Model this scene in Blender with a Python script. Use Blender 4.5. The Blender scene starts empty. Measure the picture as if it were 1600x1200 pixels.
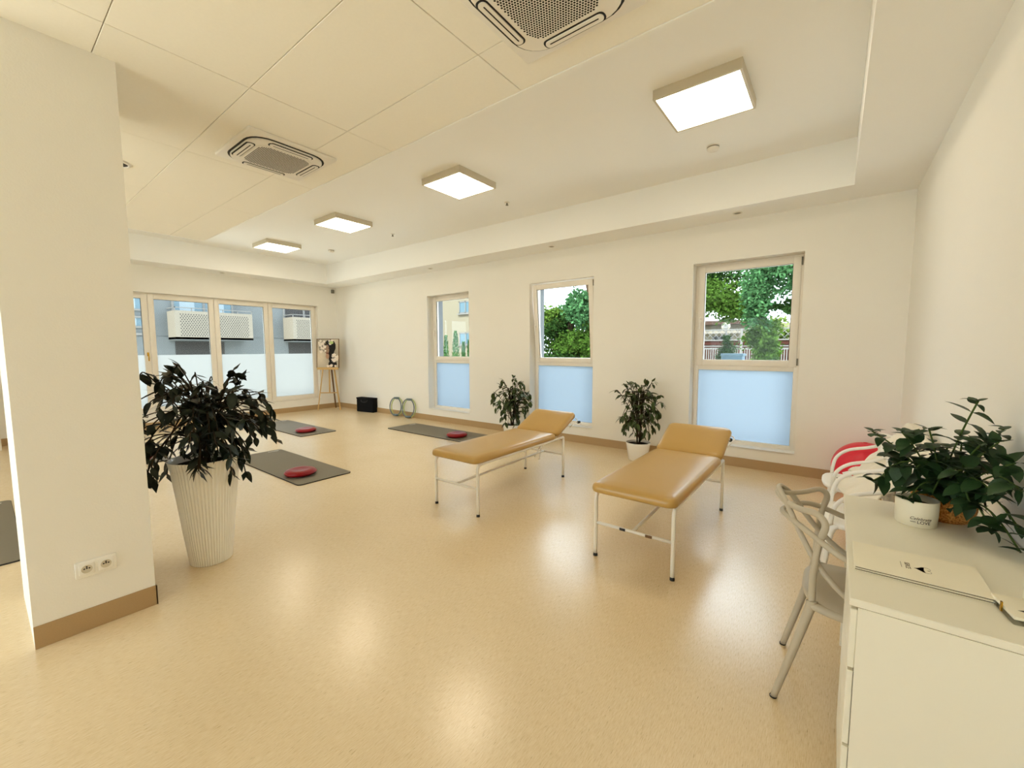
import bpy, bmesh, math, random
from mathutils import Vector, Matrix
random.seed(7)
R = math.radians
scene = bpy.context.scene
C = scene.collection

# ------------------------------------------------------------------ camera, world, sun, exposure
YAW, PITCH, ROLL, FPX = 0.65816, -0.08294, -0.00279, 651.26
cam_data = bpy.data.cameras.new('camera'); cam = bpy.data.objects.new('camera', cam_data); C.objects.link(cam)
F = Vector((-math.sin(YAW)*math.cos(PITCH), math.cos(YAW)*math.cos(PITCH), math.sin(PITCH)))
RV = Vector((math.cos(YAW), math.sin(YAW), 0)); UV = RV.cross(F)
RV, UV = RV*math.cos(ROLL)+UV*math.sin(ROLL), UV*math.cos(ROLL)-RV*math.sin(ROLL)
cam.matrix_world = Matrix(((RV.x, UV.x, -F.x, 0), (RV.y, UV.y, -F.y, 0), (RV.z, UV.z, -F.z, 1.45), (0, 0, 0, 1)))
cam_data.sensor_width = 36; cam_data.lens = FPX/1600*36; cam_data.clip_start = .02; cam_data.clip_end = 500
scene.camera = cam

world = bpy.data.worlds.new('overcast_sky'); scene.world = world; world.use_nodes = True
wn = world.node_tree.nodes; wl = world.node_tree.links
bg = wn['Background']; bg.inputs['Color'].default_value = (.90, .96, 1.03, 1); bg.inputs['Strength'].default_value = 3.4

sun_data = bpy.data.lights.new('sun', 'SUN'); sun = bpy.data.objects.new('sun', sun_data); C.objects.link(sun)
sun_data.energy = 6.0; sun_data.angle = R(4); sun_data.color = (1, .95, .85)
sun.rotation_euler = Vector((-.06, .62, -.78)).to_track_quat('-Z', 'Y').to_euler()

LED_STRENGTH = 6.5
LED_COLOR = (1.0, .86, .64)
scene.view_settings.view_transform = 'Standard'; scene.view_settings.look = 'None'
scene.view_settings.exposure = 0.97; scene.view_settings.gamma = 1.0
scene.view_settings.use_curve_mapping = False
cy = scene.cycles
cy.use_denoising = True
cy.max_bounces = 12; cy.diffuse_bounces = 8; cy.glossy_bounces = 4; cy.transparent_max_bounces = 24
cy.sample_clamp_indirect = 6.0
cy.caustics_reflective = False; cy.caustics_refractive = False

# ------------------------------------------------------------------ materials
def srgb(r, g, b):
    f = lambda c: (c/255/12.92) if c/255 <= .04045 else ((c/255+.055)/1.055)**2.4
    return (f(r), f(g), f(b), 1)

def mat(name, col, rough=.6, spec=.5, metal=0., noise=0., nscale=40., bump=0., bscale=200., stretch=None, emit=None, strength=0., sheen=0., coat=0.):
    m = bpy.data.materials.new(name); m.use_nodes = True
    nt = m.node_tree; p = nt.nodes['Principled BSDF']
    col = tuple(col)[:3]+(1,)
    p.inputs['Base Color'].default_value = col
    p.inputs['Roughness'].default_value = rough
    p.inputs['Specular IOR Level'].default_value = spec
    p.inputs['Metallic'].default_value = metal
    p.inputs['Coat Weight'].default_value = coat
    if sheen: p.inputs['Sheen Weight'].default_value = sheen
    if emit:
        p.inputs['Emission Color'].default_value = tuple(emit)[:3]+(1,); p.inputs['Emission Strength'].default_value = strength
    tc = None
    def coords():
        t = nt.nodes.new('ShaderNodeTexCoord'); mp = nt.nodes.new('ShaderNodeMapping')
        nt.links.new(t.outputs['Object'], mp.inputs['Vector'])
        if stretch: mp.inputs['Scale'].default_value = stretch
        return mp
    if noise:
        mp = coords(); n = nt.nodes.new('ShaderNodeTexNoise'); n.inputs['Scale'].default_value = nscale; n.inputs['Detail'].default_value = 4
        nt.links.new(mp.outputs[0], n.inputs['Vector'])
        mx = nt.nodes.new('ShaderNodeMix'); mx.data_type = 'RGBA'
        mx.inputs['A'].default_value = tuple(c*(1-noise) for c in col[:3])+(1,)
        mx.inputs['B'].default_value = tuple(min(1, c*(1+noise)) for c in col[:3])+(1,)
        nt.links.new(n.outputs['Fac'], mx.inputs['Factor']); nt.links.new(mx.outputs['Result'], p.inputs['Base Color'])
    if bump:
        mp = coords(); n = nt.nodes.new('ShaderNodeTexNoise'); n.inputs['Scale'].default_value = bscale; n.inputs['Detail'].default_value = 3
        nt.links.new(mp.outputs[0], n.inputs['Vector'])
        b = nt.nodes.new('ShaderNodeBump'); b.inputs['Strength'].default_value = bump; b.inputs['Distance'].default_value = .01
        nt.links.new(n.outputs['Fac'], b.inputs['Height']); nt.links.new(b.outputs['Normal'], p.inputs['Normal'])
    return m

def attr_mat(name, rough=.7, spec=.3, translucent=0.):
    m = bpy.data.materials.new(name); m.use_nodes = True
    nt = m.node_tree; p = nt.nodes['Principled BSDF']; p.inputs['Roughness'].default_value = rough; p.inputs['Specular IOR Level'].default_value = spec
    a = nt.nodes.new('ShaderNodeAttribute'); a.attribute_name = 'tint'
    nt.links.new(a.outputs['Color'], p.inputs['Base Color'])
    if translucent:
        t = nt.nodes.new('ShaderNodeBsdfTranslucent'); nt.links.new(a.outputs['Color'], t.inputs['Color'])
        mx = nt.nodes.new('ShaderNodeMixShader'); mx.inputs[0].default_value = translucent
        nt.links.new(p.outputs[0], mx.inputs[1]); nt.links.new(t.outputs[0], mx.inputs[2])
        nt.links.new(mx.outputs[0], nt.nodes['Material Output'].inputs['Surface'])
    return m

def glass_mat(name, tint=(.93, .97, .97)):
    m = bpy.data.materials.new(name); m.use_nodes = True; nt = m.node_tree; nt.nodes.remove(nt.nodes['Principled BSDF'])
    t = nt.nodes.new('ShaderNodeBsdfTransparent'); t.inputs[0].default_value = tint+(1,)
    g = nt.nodes.new('ShaderNodeBsdfGlossy'); g.inputs['Roughness'].default_value = .02
    f = nt.nodes.new('ShaderNodeFresnel'); f.inputs['IOR'].default_value = 1.18
    mx = nt.nodes.new('ShaderNodeMixShader')
    nt.links.new(f.outputs[0], mx.inputs[0]); nt.links.new(t.outputs[0], mx.inputs[1]); nt.links.new(g.outputs[0], mx.inputs[2])
    nt.links.new(mx.outputs[0], nt.nodes['Material Output'].inputs['Surface'])
    return m

def frost_mat(name, col=(.245, .305, .375)):
    m = bpy.data.materials.new(name); m.use_nodes = True; nt = m.node_tree; nt.nodes.remove(nt.nodes['Principled BSDF'])
    t = nt.nodes.new('ShaderNodeBsdfTranslucent'); t.inputs[0].default_value = col+(1,)
    g = nt.nodes.new('ShaderNodeBsdfDiffuse'); g.inputs[0].default_value = (.8, .88, .95, 1)
    mx = nt.nodes.new('ShaderNodeMixShader'); mx.inputs[0].default_value = .12
    nt.links.new(t.outputs[0], mx.inputs[1]); nt.links.new(g.outputs[0], mx.inputs[2])
    nt.links.new(mx.outputs[0], nt.nodes['Material Output'].inputs['Surface'])
    return m

def floor_mat():
    m = bpy.data.materials.new('streaked_linoleum'); m.use_nodes = True; nt = m.node_tree; p = nt.nodes['Principled BSDF']
    t = nt.nodes.new('ShaderNodeTexCoord')
    def noise(sx, sy, sc, det, rgh=.6):
        mp = nt.nodes.new('ShaderNodeMapping'); mp.inputs['Scale'].default_value = (sx, sy, 1)
        nt.links.new(t.outputs['Object'], mp.inputs['Vector'])
        n = nt.nodes.new('ShaderNodeTexNoise'); n.inputs['Scale'].default_value = sc; n.inputs['Detail'].default_value = det; n.inputs['Roughness'].default_value = rgh
        nt.links.new(mp.outputs[0], n.inputs['Vector']); return n
    def ramp(n, stops):
        r = nt.nodes.new('ShaderNodeValToRGB'); e = r.color_ramp.elements
        e[0].position, e[0].color = stops[0]; e[1].position, e[1].color = stops[-1]
        for s in stops[1:-1]:
            k = e.new(s[0]); k.color = s[1]
        nt.links.new(n.outputs['Fac'], r.inputs['Fac']); return r
    streak = ramp(noise(300, 26, 1, 6, .7), [(.25, srgb(200, 172, 128)), (.45, srgb(224, 202, 165)), (.60, srgb(231, 212, 178)), (.8, srgb(236, 220, 190))])
    dark = ramp(noise(260, 30, 1, 2, .5), [(.22, (.55, .48, .38, 1)), (.34, (1, 1, 1, 1))])
    patch = ramp(noise(1, 1, 1.6, 3), [(.3, (.95, .94, .92, 1)), (.7, (1, 1, 1, 1))])
    def mul(a, b):
        x = nt.nodes.new('ShaderNodeMix'); x.data_type = 'RGBA'; x.blend_type = 'MULTIPLY'; x.inputs['Factor'].default_value = 1
        nt.links.new(a, x.inputs['A']); nt.links.new(b, x.inputs['B']); return x.outputs['Result']
    c = mul(mul(streak.outputs[0], dark.outputs[0]), patch.outputs[0])
    nt.links.new(c, p.inputs['Base Color'])
    p.inputs['Roughness'].default_value = .24; p.inputs['Specular IOR Level'].default_value = 1.0
    bn = noise(9, 7, 1, 3); b = nt.nodes.new('ShaderNodeBump'); b.inputs['Strength'].default_value = .035; b.inputs['Distance'].default_value = .01
    nt.links.new(bn.outputs['Fac'], b.inputs['Height']); nt.links.new(b.outputs['Normal'], p.inputs['Normal'])
    return m

def basket_mat():
    m = mat('woven_basket', srgb(205, 140, 62), .8, .2)
    nt = m.node_tree; p = nt.nodes['Principled BSDF']
    t = nt.nodes.new('ShaderNodeTexCoord'); w = nt.nodes.new('ShaderNodeTexNoise'); w.inputs['Scale'].default_value = 160
    nt.links.new(t.outputs['Object'], w.inputs['Vector'])
    r = nt.nodes.new('ShaderNodeValToRGB'); r.color_ramp.elements[0].color = srgb(160, 95, 35); r.color_ramp.elements[1].color = srgb(225, 165, 90)
    r.color_ramp.elements[0].position = .35; r.color_ramp.elements[1].position = .65
    nt.links.new(w.outputs['Fac'], r.inputs['Fac']); nt.links.new(r.outputs[0], p.inputs['Base Color'])
    return m

M = dict(
    wall=mat('wall_paint', srgb(240, 238, 232), .75, .25, noise=.012, nscale=3, bump=.06, bscale=120),
    ceil=mat('ceiling_paint', srgb(246, 246, 244), .85, .15, bump=.04, bscale=150),
    tile=mat('mineral_tile', srgb(246, 243, 234), .9, .1, noise=.02, nscale=60, bump=.05, bscale=300),
    joint=mat('tile_joint', srgb(120, 104, 78), .9, .1),
    base=mat('wood_baseboard', srgb(176, 148, 108), .45, .4, noise=.16, nscale=30, stretch=(8, 8, 30)),
    floor=floor_mat(),
    pvc=mat('white_window_plastic', srgb(238, 232, 222), .35, .5),
    gasket=mat('black_gasket', (.02, .02, .02), .6),
    liner=mat('dark_grey_cladding', srgb(96, 100, 104), .6, noise=.08, nscale=20),
    glass=glass_mat('clear_glass'), frost=frost_mat('frosted_film'), frostfar=frost_mat('white_frosted_film', (.47, .485, .49)),
    white=mat('white_plastic', srgb(236, 232, 224), .4, .5),
    whitegloss=mat('glossy_white', srgb(240, 238, 232), .2, .5),
    alu=mat('lamp_housing', srgb(205, 196, 176), .45, .5),
    led=mat('lamp_diffuser', (.9, .9, .85), .5, .3, emit=LED_COLOR, strength=LED_STRENGTH),
    dark=mat('dark_slot', (.012, .011, .01), .7),
    black=mat('black_rubber', (.012, .012, .012), .6),
    blackfab=mat('black_fabric', (.008, .008, .009), .9, .1, noise=.3, nscale=80),
    tan=mat('tan_leatherette', srgb(186, 149, 82), .28, .5, noise=.03, nscale=8, bump=.04, bscale=90),
    steel=mat('white_painted_steel', srgb(232, 226, 214), .35, .5),
    mat=mat('grey_foam_mat', srgb(118, 110, 94), .6, .4, noise=.1, nscale=220),
    matedge=mat('black_mat_edge', (.018, .017, .016), .8),
    red=mat('red_rubber', srgb(134, 0, 8), .3, .35),
    ball=mat('red_ball_vinyl', srgb(224, 30, 58), .38, .5, noise=.05, nscale=60),
    wood=mat('pine_wood', srgb(205, 170, 112), .55, .4, noise=.12, nscale=12, stretch=(6, 6, 1)),
    wooddark=mat('stained_wood', srgb(112, 82, 48), .6, .3, noise=.12, nscale=12),
    greige=mat('greige_plastic', srgb(186, 176, 157), .42, .45),
    whitechair=mat('white_chair_plastic', srgb(235, 232, 226), .35, .5),
    cloth=mat('cream_blanket', srgb(230, 222, 206), .95, .1, noise=.05, nscale=150, bump=.15, bscale=260, sheen=.2),
    desk=mat('white_laminate', srgb(236, 232, 216), .35, .5),
    paper=mat('white_card', srgb(240, 234, 214), .5, .3),
    ceramic=mat('white_ceramic', srgb(232, 226, 206), .3, .5),
    ink=mat('black_ink', (.012, .008, .012), .6), inkbrown=mat('brown_ink', srgb(70, 52, 20), .6),
    gold=mat('gold_metal', srgb(205, 160, 60), .22, .5, metal=1.),
    soil=mat('potting_soil', (.02, .014, .01), .95, .1, noise=.4, nscale=120),
    stem=mat('woody_stem', srgb(52, 42, 30), .8, .2), greenstem=mat('green_stem', srgb(70, 90, 40), .7, .3),
    leafdark=mat('dark_ficus_leaf', (.010, .017, .008), .42, .35, noise=.3, nscale=3),
    leafmid=mat('ficus_leaf', (.042, .070, .014), .4, .4, noise=.35, nscale=3),
    leafmint=mat('herb_leaf', (.018, .05, .014), .5, .35, noise=.4, nscale=8),
    basket=basket_mat(),
    concrete=mat('grey_render', srgb(88, 92, 93), .9, .1, noise=.06, nscale=2),
    cream=mat('cream_render', srgb(108, 102, 87), .9, .1, noise=.03, nscale=3),
    balcony=mat('cream_metal_panel', srgb(108, 102, 91), .6, .3),
    extglass=mat('window_pane_blue', srgb(60, 86, 98), .3, .6),
    curtain=mat('pale_curtain', srgb(120, 132, 138), .8, .2),
    brick=mat('brick_red', srgb(62, 36, 30), .85, .1, noise=.2, nscale=20),
    rail=mat('white_metal_rail', srgb(98, 98, 96), .7, .2),
    bounceground=mat('pale_bounce_ground', srgb(206, 204, 196), .95, .1, noise=.06, nscale=3),  # ground made pale as a reflector, bouncing light up to the ceiling
    roof=mat('brown_roof', srgb(56, 42, 34), .8, .2),
    bark=mat('tree_bark', srgb(66, 52, 38), .9, .1, noise=.3, nscale=8),
    bluebin=mat('blue_container', srgb(72, 92, 104), .6, .3),
    orange=mat('orange_board', srgb(128, 84, 48), .7, .2),
    leafext=attr_mat('tree_leaf', .8, .05, .3),
    print=attr_mat('canvas_print', .7, .2),
    clear=glass_mat('clear_acrylic', (.96, .97, .96)),
    ringgrey=mat('ring_grey', srgb(96, 112, 120), .45, .5), ringgreen=mat('ring_green', srgb(176, 188, 120), .5, .4),
    sensor=mat('sensor_grey', srgb(120, 116, 104), .5, .4),
)

# ------------------------------------------------------------------ mesh helpers
class MB:
    def __init__(s): s.v = []; s.f = []; s.sm = []; s.col = []
    def add(s, vs, fs, smooth=False):
        o = len(s.v); s.v += [tuple(v) for v in vs]
        for f in fs: s.f.append(tuple(i+o for i in f)); s.sm.append(smooth)
        return s
    def box(s, a, b):
        x0, y0, z0 = a; x1, y1, z1 = b
        return s.add([(x0,y0,z0),(x1,y0,z0),(x1,y1,z0),(x0,y1,z0),(x0,y0,z1),(x1,y0,z1),(x1,y1,z1),(x0,y1,z1)],
                     [(0,3,2,1),(4,5,6,7),(0,1,5,4),(1,2,6,5),(2,3,7,6),(3,0,4,7)])
    def rbox(s, a, b, r=.01, seg=2, smooth=True):
        bm = bmesh.new(); bmesh.ops.create_cube(bm, size=1)
        ce = [(p+q)/2 for p, q in zip(a, b)]; sz = [abs(q-p) for p, q in zip(a, b)]
        for v in bm.verts: v.co = Vector((v.co.x*sz[0]+ce[0], v.co.y*sz[1]+ce[1], v.co.z*sz[2]+ce[2]))
        bmesh.ops.bevel(bm, geom=bm.edges[:], offset=min(r, min(sz)*.49), segments=seg, profile=.5, affect='EDGES')
        bm.verts.index_update(); s.add([v.co for v in bm.verts], [[v.index for v in f.verts] for f in bm.faces], smooth); bm.free(); return s
    def tube(s, pts, r, n=8, closed=False, cap=True, flat=1.0):
        pts = [Vector(p) for p in pts]; m = len(pts)
        rs = r if isinstance(r, (list, tuple)) else [r]*m
        tang = []
        for i in range(m):
            a = pts[(i-1) % m] if (closed or i > 0) else pts[i]; b = pts[(i+1) % m] if (closed or i < m-1) else pts[i]
            tang.append((b-a).normalized())
        up = Vector((0, 0, 1)) if abs(tang[0].z) < .9 else Vector((1, 0, 0))
        nrm = (up - tang[0]*up.dot(tang[0])).normalized(); vs = []
        for i in range(m):
            nrm = (nrm - tang[i]*nrm.dot(tang[i])).normalized(); bi = tang[i].cross(nrm)
            for k in range(n):
                a = 2*math.pi*k/n; vs.append(pts[i] + (nrm*math.cos(a)*flat + bi*math.sin(a))*rs[i])
        fs = []
        for i in range(m if closed else m-1):
            j = (i+1) % m
            for k in range(n): fs.append((i*n+k, i*n+(k+1) % n, j*n+(k+1) % n, j*n+k))
        s.add(vs, fs, True)
        if cap and not closed:
            o = len(s.v)-len(vs); s.f.append(tuple(o+k for k in reversed(range(n)))); s.sm.append(False)
            s.f.append(tuple(o+(m-1)*n+k for k in range(n))); s.sm.append(False)
        return s
    def cyl(s, p0, p1, r0, r1=None, n=16): return s.tube([p0, p1], [r0, r0 if r1 is None else r1], n)
    def lathe(s, prof, n=32, c=(0, 0, 0), rib=0., smooth=True):
        vs = []; fs = []
        for (r, z) in prof:
            for k in range(n):
                a = 2*math.pi*k/n; rr = r*(1+(rib if k % 2 else 0)); vs.append((c[0]+rr*math.cos(a), c[1]+rr*math.sin(a), c[2]+z))
        for i in range(len(prof)-1):
            for k in range(n): fs.append((i*n+k, i*n+(k+1) % n, (i+1)*n+(k+1) % n, (i+1)*n+k))
        return s.add(vs, fs, smooth)
    def prism(s, poly, z0, z1):
        n = len(poly); vs = [(x, y, z0) for x, y in poly]+[(x, y, z1) for x, y in poly]
        return s.add(vs, [tuple(reversed(range(n))), tuple(range(n, 2*n))]+[(i, (i+1) % n, n+(i+1) % n, n+i) for i in range(n)])
    def xf(s, mtx, start=0):
        s.v[start:] = [tuple(mtx @ Vector(v)) for v in s.v[start:]]; return s
    def mesh(s, name, m):
        me = bpy.data.meshes.new(name); me.from_pydata(s.v, [], s.f); me.polygons.foreach_set('use_smooth', s.sm)
        if m is not None: me.materials.append(M[m] if isinstance(m, str) else m)
        if s.col:
            at = me.color_attributes.new('tint', 'FLOAT_COLOR', 'POINT')
            for i, c in enumerate(s.col): at.data[i].color = (*c, 1)
        me.update(); return me
    def build(s, name, m, parent=None, loc=(0, 0, 0), rot=None): return obj(name, s.mesh(name, m), parent, loc, rot)

def obj(name, me, parent=None, loc=(0, 0, 0), rot=None):
    o = bpy.data.objects.new(name, me); C.objects.link(o); o.location = loc
    if rot is not None: o.rotation_euler = rot
    if parent is not None: o.parent = parent
    return o
def tag(o, label, cat, group=None, kind=None):
    if label: o['label'] = label
    if cat: o['category'] = cat
    if group: o['group'] = group
    if kind: o['kind'] = kind
    return o
def thing(name, label, cat, loc=(0, 0, 0), rz=0, group=None):
    o = bpy.data.objects.new(name, None); C.objects.link(o); o.location = loc; o.rotation_euler = (0, 0, rz); o.empty_display_size = .1
    return tag(o, label, cat, group)
def struct(o, label=None): o['kind'] = 'structure'; 
def st(name, mb, m, label=None, parent=None):
    o = mb.build(name, m, parent)
    if parent is None: o['kind'] = 'structure'
    if label: o['label'] = label
    return o
def copy_tree(o, parent=None):
    c = o.copy(); C.objects.link(c); c.parent = parent
    for ch in list(o.children): copy_tree(ch, c)
    return c
def smooth_path(pts, k=6, closed=False):
    pts = [Vector(p) for p in pts]; n = len(pts); out = []
    for i in range(n if closed else n-1):
        g = (lambda j: pts[j % n]) if closed else (lambda j: pts[max(0, min(n-1, j))])
        p0, p1, p2, p3 = g(i-1), g(i), g(i+1), g(i+2)
        for t in range(k):
            t /= k; out.append(.5*((2*p1)+(-p0+p2)*t+(2*p0-5*p1+4*p2-p3)*t*t+(-p0+3*p1-3*p2+p3)*t**3))
    if not closed: out.append(pts[-1])
    return out
def rrect(w, h, r, n=6):
    out = []
    for cx, cy_, a0 in ((w/2-r, h/2-r, 0), (-w/2+r, h/2-r, 90), (-w/2+r, -h/2+r, 180), (w/2-r, -h/2+r, 270)):
        for k in range(n+1):
            a = R(a0+90*k/n); out.append((cx+r*math.cos(a), cy_+r*math.sin(a)))
    return out
def text_mesh(txt, size, m, name='lettering', parent=None, loc=(0, 0, 0), rot=(0, 0, 0), extrude=.0003, shear=0.):
    cu = bpy.data.curves.new('txt', 'FONT'); cu.body = txt; cu.size = size; cu.extrude = extrude; cu.align_x = 'CENTER'; cu.align_y = 'CENTER'; cu.resolution_u = 3; cu.shear = shear
    to = bpy.data.objects.new('txt', cu); C.objects.link(to)
    me = bpy.data.meshes.new_from_object(to.evaluated_get(bpy.context.evaluated_depsgraph_get()))
    bpy.data.objects.remove(to); bpy.data.curves.remove(cu); me.materials.clear(); me.materials.append(M[m])
    return obj(name, me, parent, loc, rot)

# ------------------------------------------------------------------ the room
YW, YO = 5.702, 6.12            # window wall: inner and outer face
XF, XO = -9.995, -10.35         # far wall
XR = .556                       # right wall
YB = -3.4                       # wall behind the camera
ZS, ZT, ZC = 2.988, 3.42, 2.931 # soffit, tray, tile ceiling
YC, XE = 2.036, -6.868          # edge of the tile ceiling
YT, XTR, XTF = 5.198, .07, -9.494
WB, WT = .233, 2.523
WIN = [(-6.578, -5.42), (-4.035, -2.874), (-1.48, -.315)]

st('floor', MB().box((XF-.3, YB-.3, -.12), (XR+.3, YW+.3, 0)), 'floor', 'beige streaked glossy linoleum floor')
w = MB(); xs = [XO]+[x for p in WIN for x in p]+[XR+.3]
for i in range(0, len(xs), 2): w.box((xs[i], YW, 0), (xs[i+1], YO, 3.7))
for a, b in WIN: w.box((a, YW, 0), (b, YO, WB)); w.box((a, YW, WT), (b, YO, 3.7))
st('wall_window', w, 'wall', 'cream wall with three tall windows')
FY0, FY1, FZ0, FZ1 = 1.0, 5.212, .262, 2.508
w = MB().box((XO, YB-.3, 0), (XF, FY0, 3.7)).box((XO, FY1, 0), (XF, YW, 3.7)).box((XO, FY0, 0), (XF, FY1, FZ0)).box((XO, FY0, FZ1), (XF, FY1, 3.7))
st('wall_far', w, 'wall', 'cream end wall with the wide four-pane window')
st('wall_right', MB().box((XR, YB-.3, 0), (XR+.3, YW, 3.7)), 'wall', 'plain cream wall at the right')
BX0, BX1 = -6.6, -1.3  # opening of the added back window, width set by the fill daylight wanted
w = MB().box((XF, YB-.3, 0), (BX0, YB, 3.7)).box((BX1, YB-.3, 0), (XR, YB, 3.7)).box((BX0, YB-.3, 0), (BX1, YB, FZ0)).box((BX0, YB-.3, FZ1), (BX1, YB, 3.7))
st('wall_back', w, 'wall', 'cream wall with a wide added window behind the viewer')
PX0, PX1, PY0, PY1 = -3.72, -3.011, .094, .555
st('wall_pillar', MB().box((PX0, PY0, 0), (PX1, PY1, ZC+.1)), 'wall', 'cream freestanding pillar at the left')
# baseboards
BH = .112
w = MB(); bt = .014
w.box((XF, YW-bt, 0), (XR, YW, BH)); 
st('baseboard_window', w, 'base', 'wood-coloured vinyl baseboard under the windows')
st('baseboard_far', MB().box((XF, YB, 0), (XF+bt, YW-bt, BH)), 'base', 'wood-coloured vinyl baseboard under the wide window')
st('baseboard_right', MB().box((XR-bt, YB, 0), (XR, YW-bt, BH)), 'base', 'wood-coloured vinyl baseboard along the right wall')
w = MB().box((PX1, PY0-bt*0, 0), (PX1+.006, PY1+.006, BH)).box((PX0, PY1, 0), (PX1+.006, PY1+.006, BH))
st('baseboard_pillar', w, 'base', 'wood-coloured vinyl baseboard round the pillar')
# ceiling
ceil = bpy.data.objects.new('ceiling', None); C.objects.link(ceil); ceil['kind'] = 'structure'; ceil['label'] = 'white tray ceiling with a lower tiled field'
w = MB().box((XF, YB, ZT), (XR, YW, ZT+.15))
w.build('tray_ceiling', 'ceil', ceil)
w = MB()
w.box((XTF, YT, ZS), (XTR, YW, ZT))                    # along the windows
w.box((XTR, YB, ZS), (XR, YW, ZT))                     # along the right wall
w.box((XF, YB, ZS), (XTF, YW, ZT))                     # along the end wall
w.build('soffit', 'ceil', ceil)
MB().box((XE, YB, ZC+.012), (XTR, YC, ZT)).build('tile_backing', 'joint', ceil)
w = MB().box((XE, YC, ZC-.004), (XTR, YC+.018, ZT)).box((XE-.018, YB, ZC-.004), (XE, YC+.018, ZT))
w.build('edge_trim', 'ceil', ceil)
gx = [XE]+[-6.3+1.2*k for k in range(6)]+[XTR]; gy = [YB]+[1.668-.6*k for k in range(9)][::-1][0:]+[YC]
gy = sorted(set(round(v, 4) for v in gy if v >= YB)); cache = {}
for i in range(len(gx)-1):
    for j in range(len(gy)-1):
        a, b, c_, d = gx[i], gx[i+1], gy[j], gy[j+1]
        if b-a < .05 or d-c_ < .05: continue
        key = (round(b-a, 3), round(d-c_, 3))
        if key not in cache: cache[key] = MB().rbox((-key[0]/2+.0018, -key[1]/2+.0018, 0), (key[0]/2-.0018, key[1]/2-.0018, .014), .0018, 1, False).mesh('ceiling_tile', 'tile')
        obj('ceiling_tile', cache[key], ceil, ((a+b)/2, (c_+d)/2, ZC+random.uniform(-.0008, .0008)))

# ------------------------------------------------------------------ windows
def ring_xz(mb, x0, x1, z0, z1, wdt, y0, y1, r=.006):
    mb.rbox((x0, y0, z0), (x0+wdt, y1, z1), r).rbox((x1-wdt, y0, z0), (x1, y1, z1), r)
    mb.rbox((x0+wdt-.004, y0, z0), (x1-wdt+.004, y1, z0+wdt), r).rbox((x0+wdt-.004, y0, z1-wdt), (x1-wdt+.004, y1, z1), r); return mb
wlabels = ['tall white window nearest the far corner, frosted below, cream building outside',
           'tall white window with its upper sash tilted open, between the two ficus plants',
           'tall white window nearest the right wall, frosted below, trees outside']
for n, (x0, x1) in enumerate(WIN):
    e = bpy.data.objects.new('window_%d' % (n+1), None); C.objects.link(e); e.location = (x0, 5.862, WB)
    e['kind'] = 'structure'; e['label'] = wlabels[n]
    W_, H_ = x1-x0, WT-WB
    fm = MB(); ring_xz(fm, 0, W_, 0, H_, .062, 0, .07); fm.rbox((.05, 0, .945), (W_-.05, .07, 1.03), .006)
    fm.build('frame', 'pvc', e)
    MB().box((-.0, -.16, -.004), (W_, .0, .012)).build('sill', 'white', e)
    # outer lining of the opening
    o = MB().box((0, .07, 0), (.012, .258, H_)).box((W_-.012, .07, 0), (W_, .258, H_)).box((0, .07, H_-.012), (W_, .258, H_)).box((0, .07, 0), (W_, .258, .012))
    o.build('outer_lining', 'liner', e)
    sz0, sz1 = 1.0, H_-.022
    s = MB(); ring_xz(s, .034, W_-.034, 0, sz1-sz0, .078, -.016, .05)
    sash = s.build('sash', 'pvc', e, (0, 0, sz0), (R(5.2) if n == 1 else 0, 0, 0))
    g = MB(); a, b = .112, W_-.112; za, zb = .078, sz1-sz0-.078
    g.box((a-.003, -.006, za-.003), (a+.004, .0, zb+.003)).box((b-.004, -.006, za-.003), (b+.003, .0, zb+.003)).box((a-.003, -.006, zb-.004), (b+.003, 0, zb+.003))
    g.build('gasket', 'gasket', sash)
    MB().box((a-.004, .012, za-.004), (b+.004, .018, zb+.004)).build('pane', 'glass', sash)
    h = MB().rbox((.055, -.024, .56), (.085, -.016, .63), .004).tube([(.07, -.02, .6), (.07, -.055, .6), (.07, -.06, .6)], .009, 8).rbox((.06, -.066, .47), (.08, -.05, .615), .006)
    h.build('handle', 'white', sash)
    MB().cyl((W_-.028, -.012, .02), (W_-.028, -.012, .10), .009, n=8).cyl((W_-.028, -.012, sz1-sz0-.1), (W_-.028, -.012, sz1-sz0-.01), .009, n=8).build('hinge', 'sensor', sash)
    MB().box((.058, .03, .058), (W_-.058, .036, .95)).build('pane', 'glass', e)
    MB().add([(.058, .027, .058), (W_-.058, .027, .058), (W_-.058, .027, .95), (.058, .027, .95)], [(0, 1, 2, 3)]).build('frosted_film', 'frost', e)
# wide window in the far wall
e = bpy.data.objects.new('window_4', None); C.objects.link(e); e.location = (XF-.1, FY0, FZ0); e['kind'] = 'structure'
e['label'] = 'wide window of tall panes, lower halves frosted, balconies outside'
HH = FZ1-FZ0; ym = [0, 1.048, 2.09, 3.122, FY1-FY0]
fm = MB()
for y in (0, FY1-FY0-.05): fm.rbox((-.07, y, 0), (0, y+.05, HH), .005)
fm.rbox((-.07, 0, 0), (0, FY1-FY0, .05), .005).rbox((-.07, 0, HH-.035), (0, FY1-FY0, HH), .005)
fm.build('frame', 'pvc', e)
MB().box((0, 0, -.004), (.1, FY1-FY0, .012)).build('sill', 'white', e)
MB().box((-.255, 0, 0), (-.07, .012, HH)).box((-.255, FY1-FY0-.012, 0), (-.07, FY1-FY0, HH)).box((-.255, 0, HH-.012), (-.07, FY1-FY0, HH)).box((-.255, 0, 0), (-.07, FY1-FY0, .012)).build('outer_lining', 'liner', e)
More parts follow.
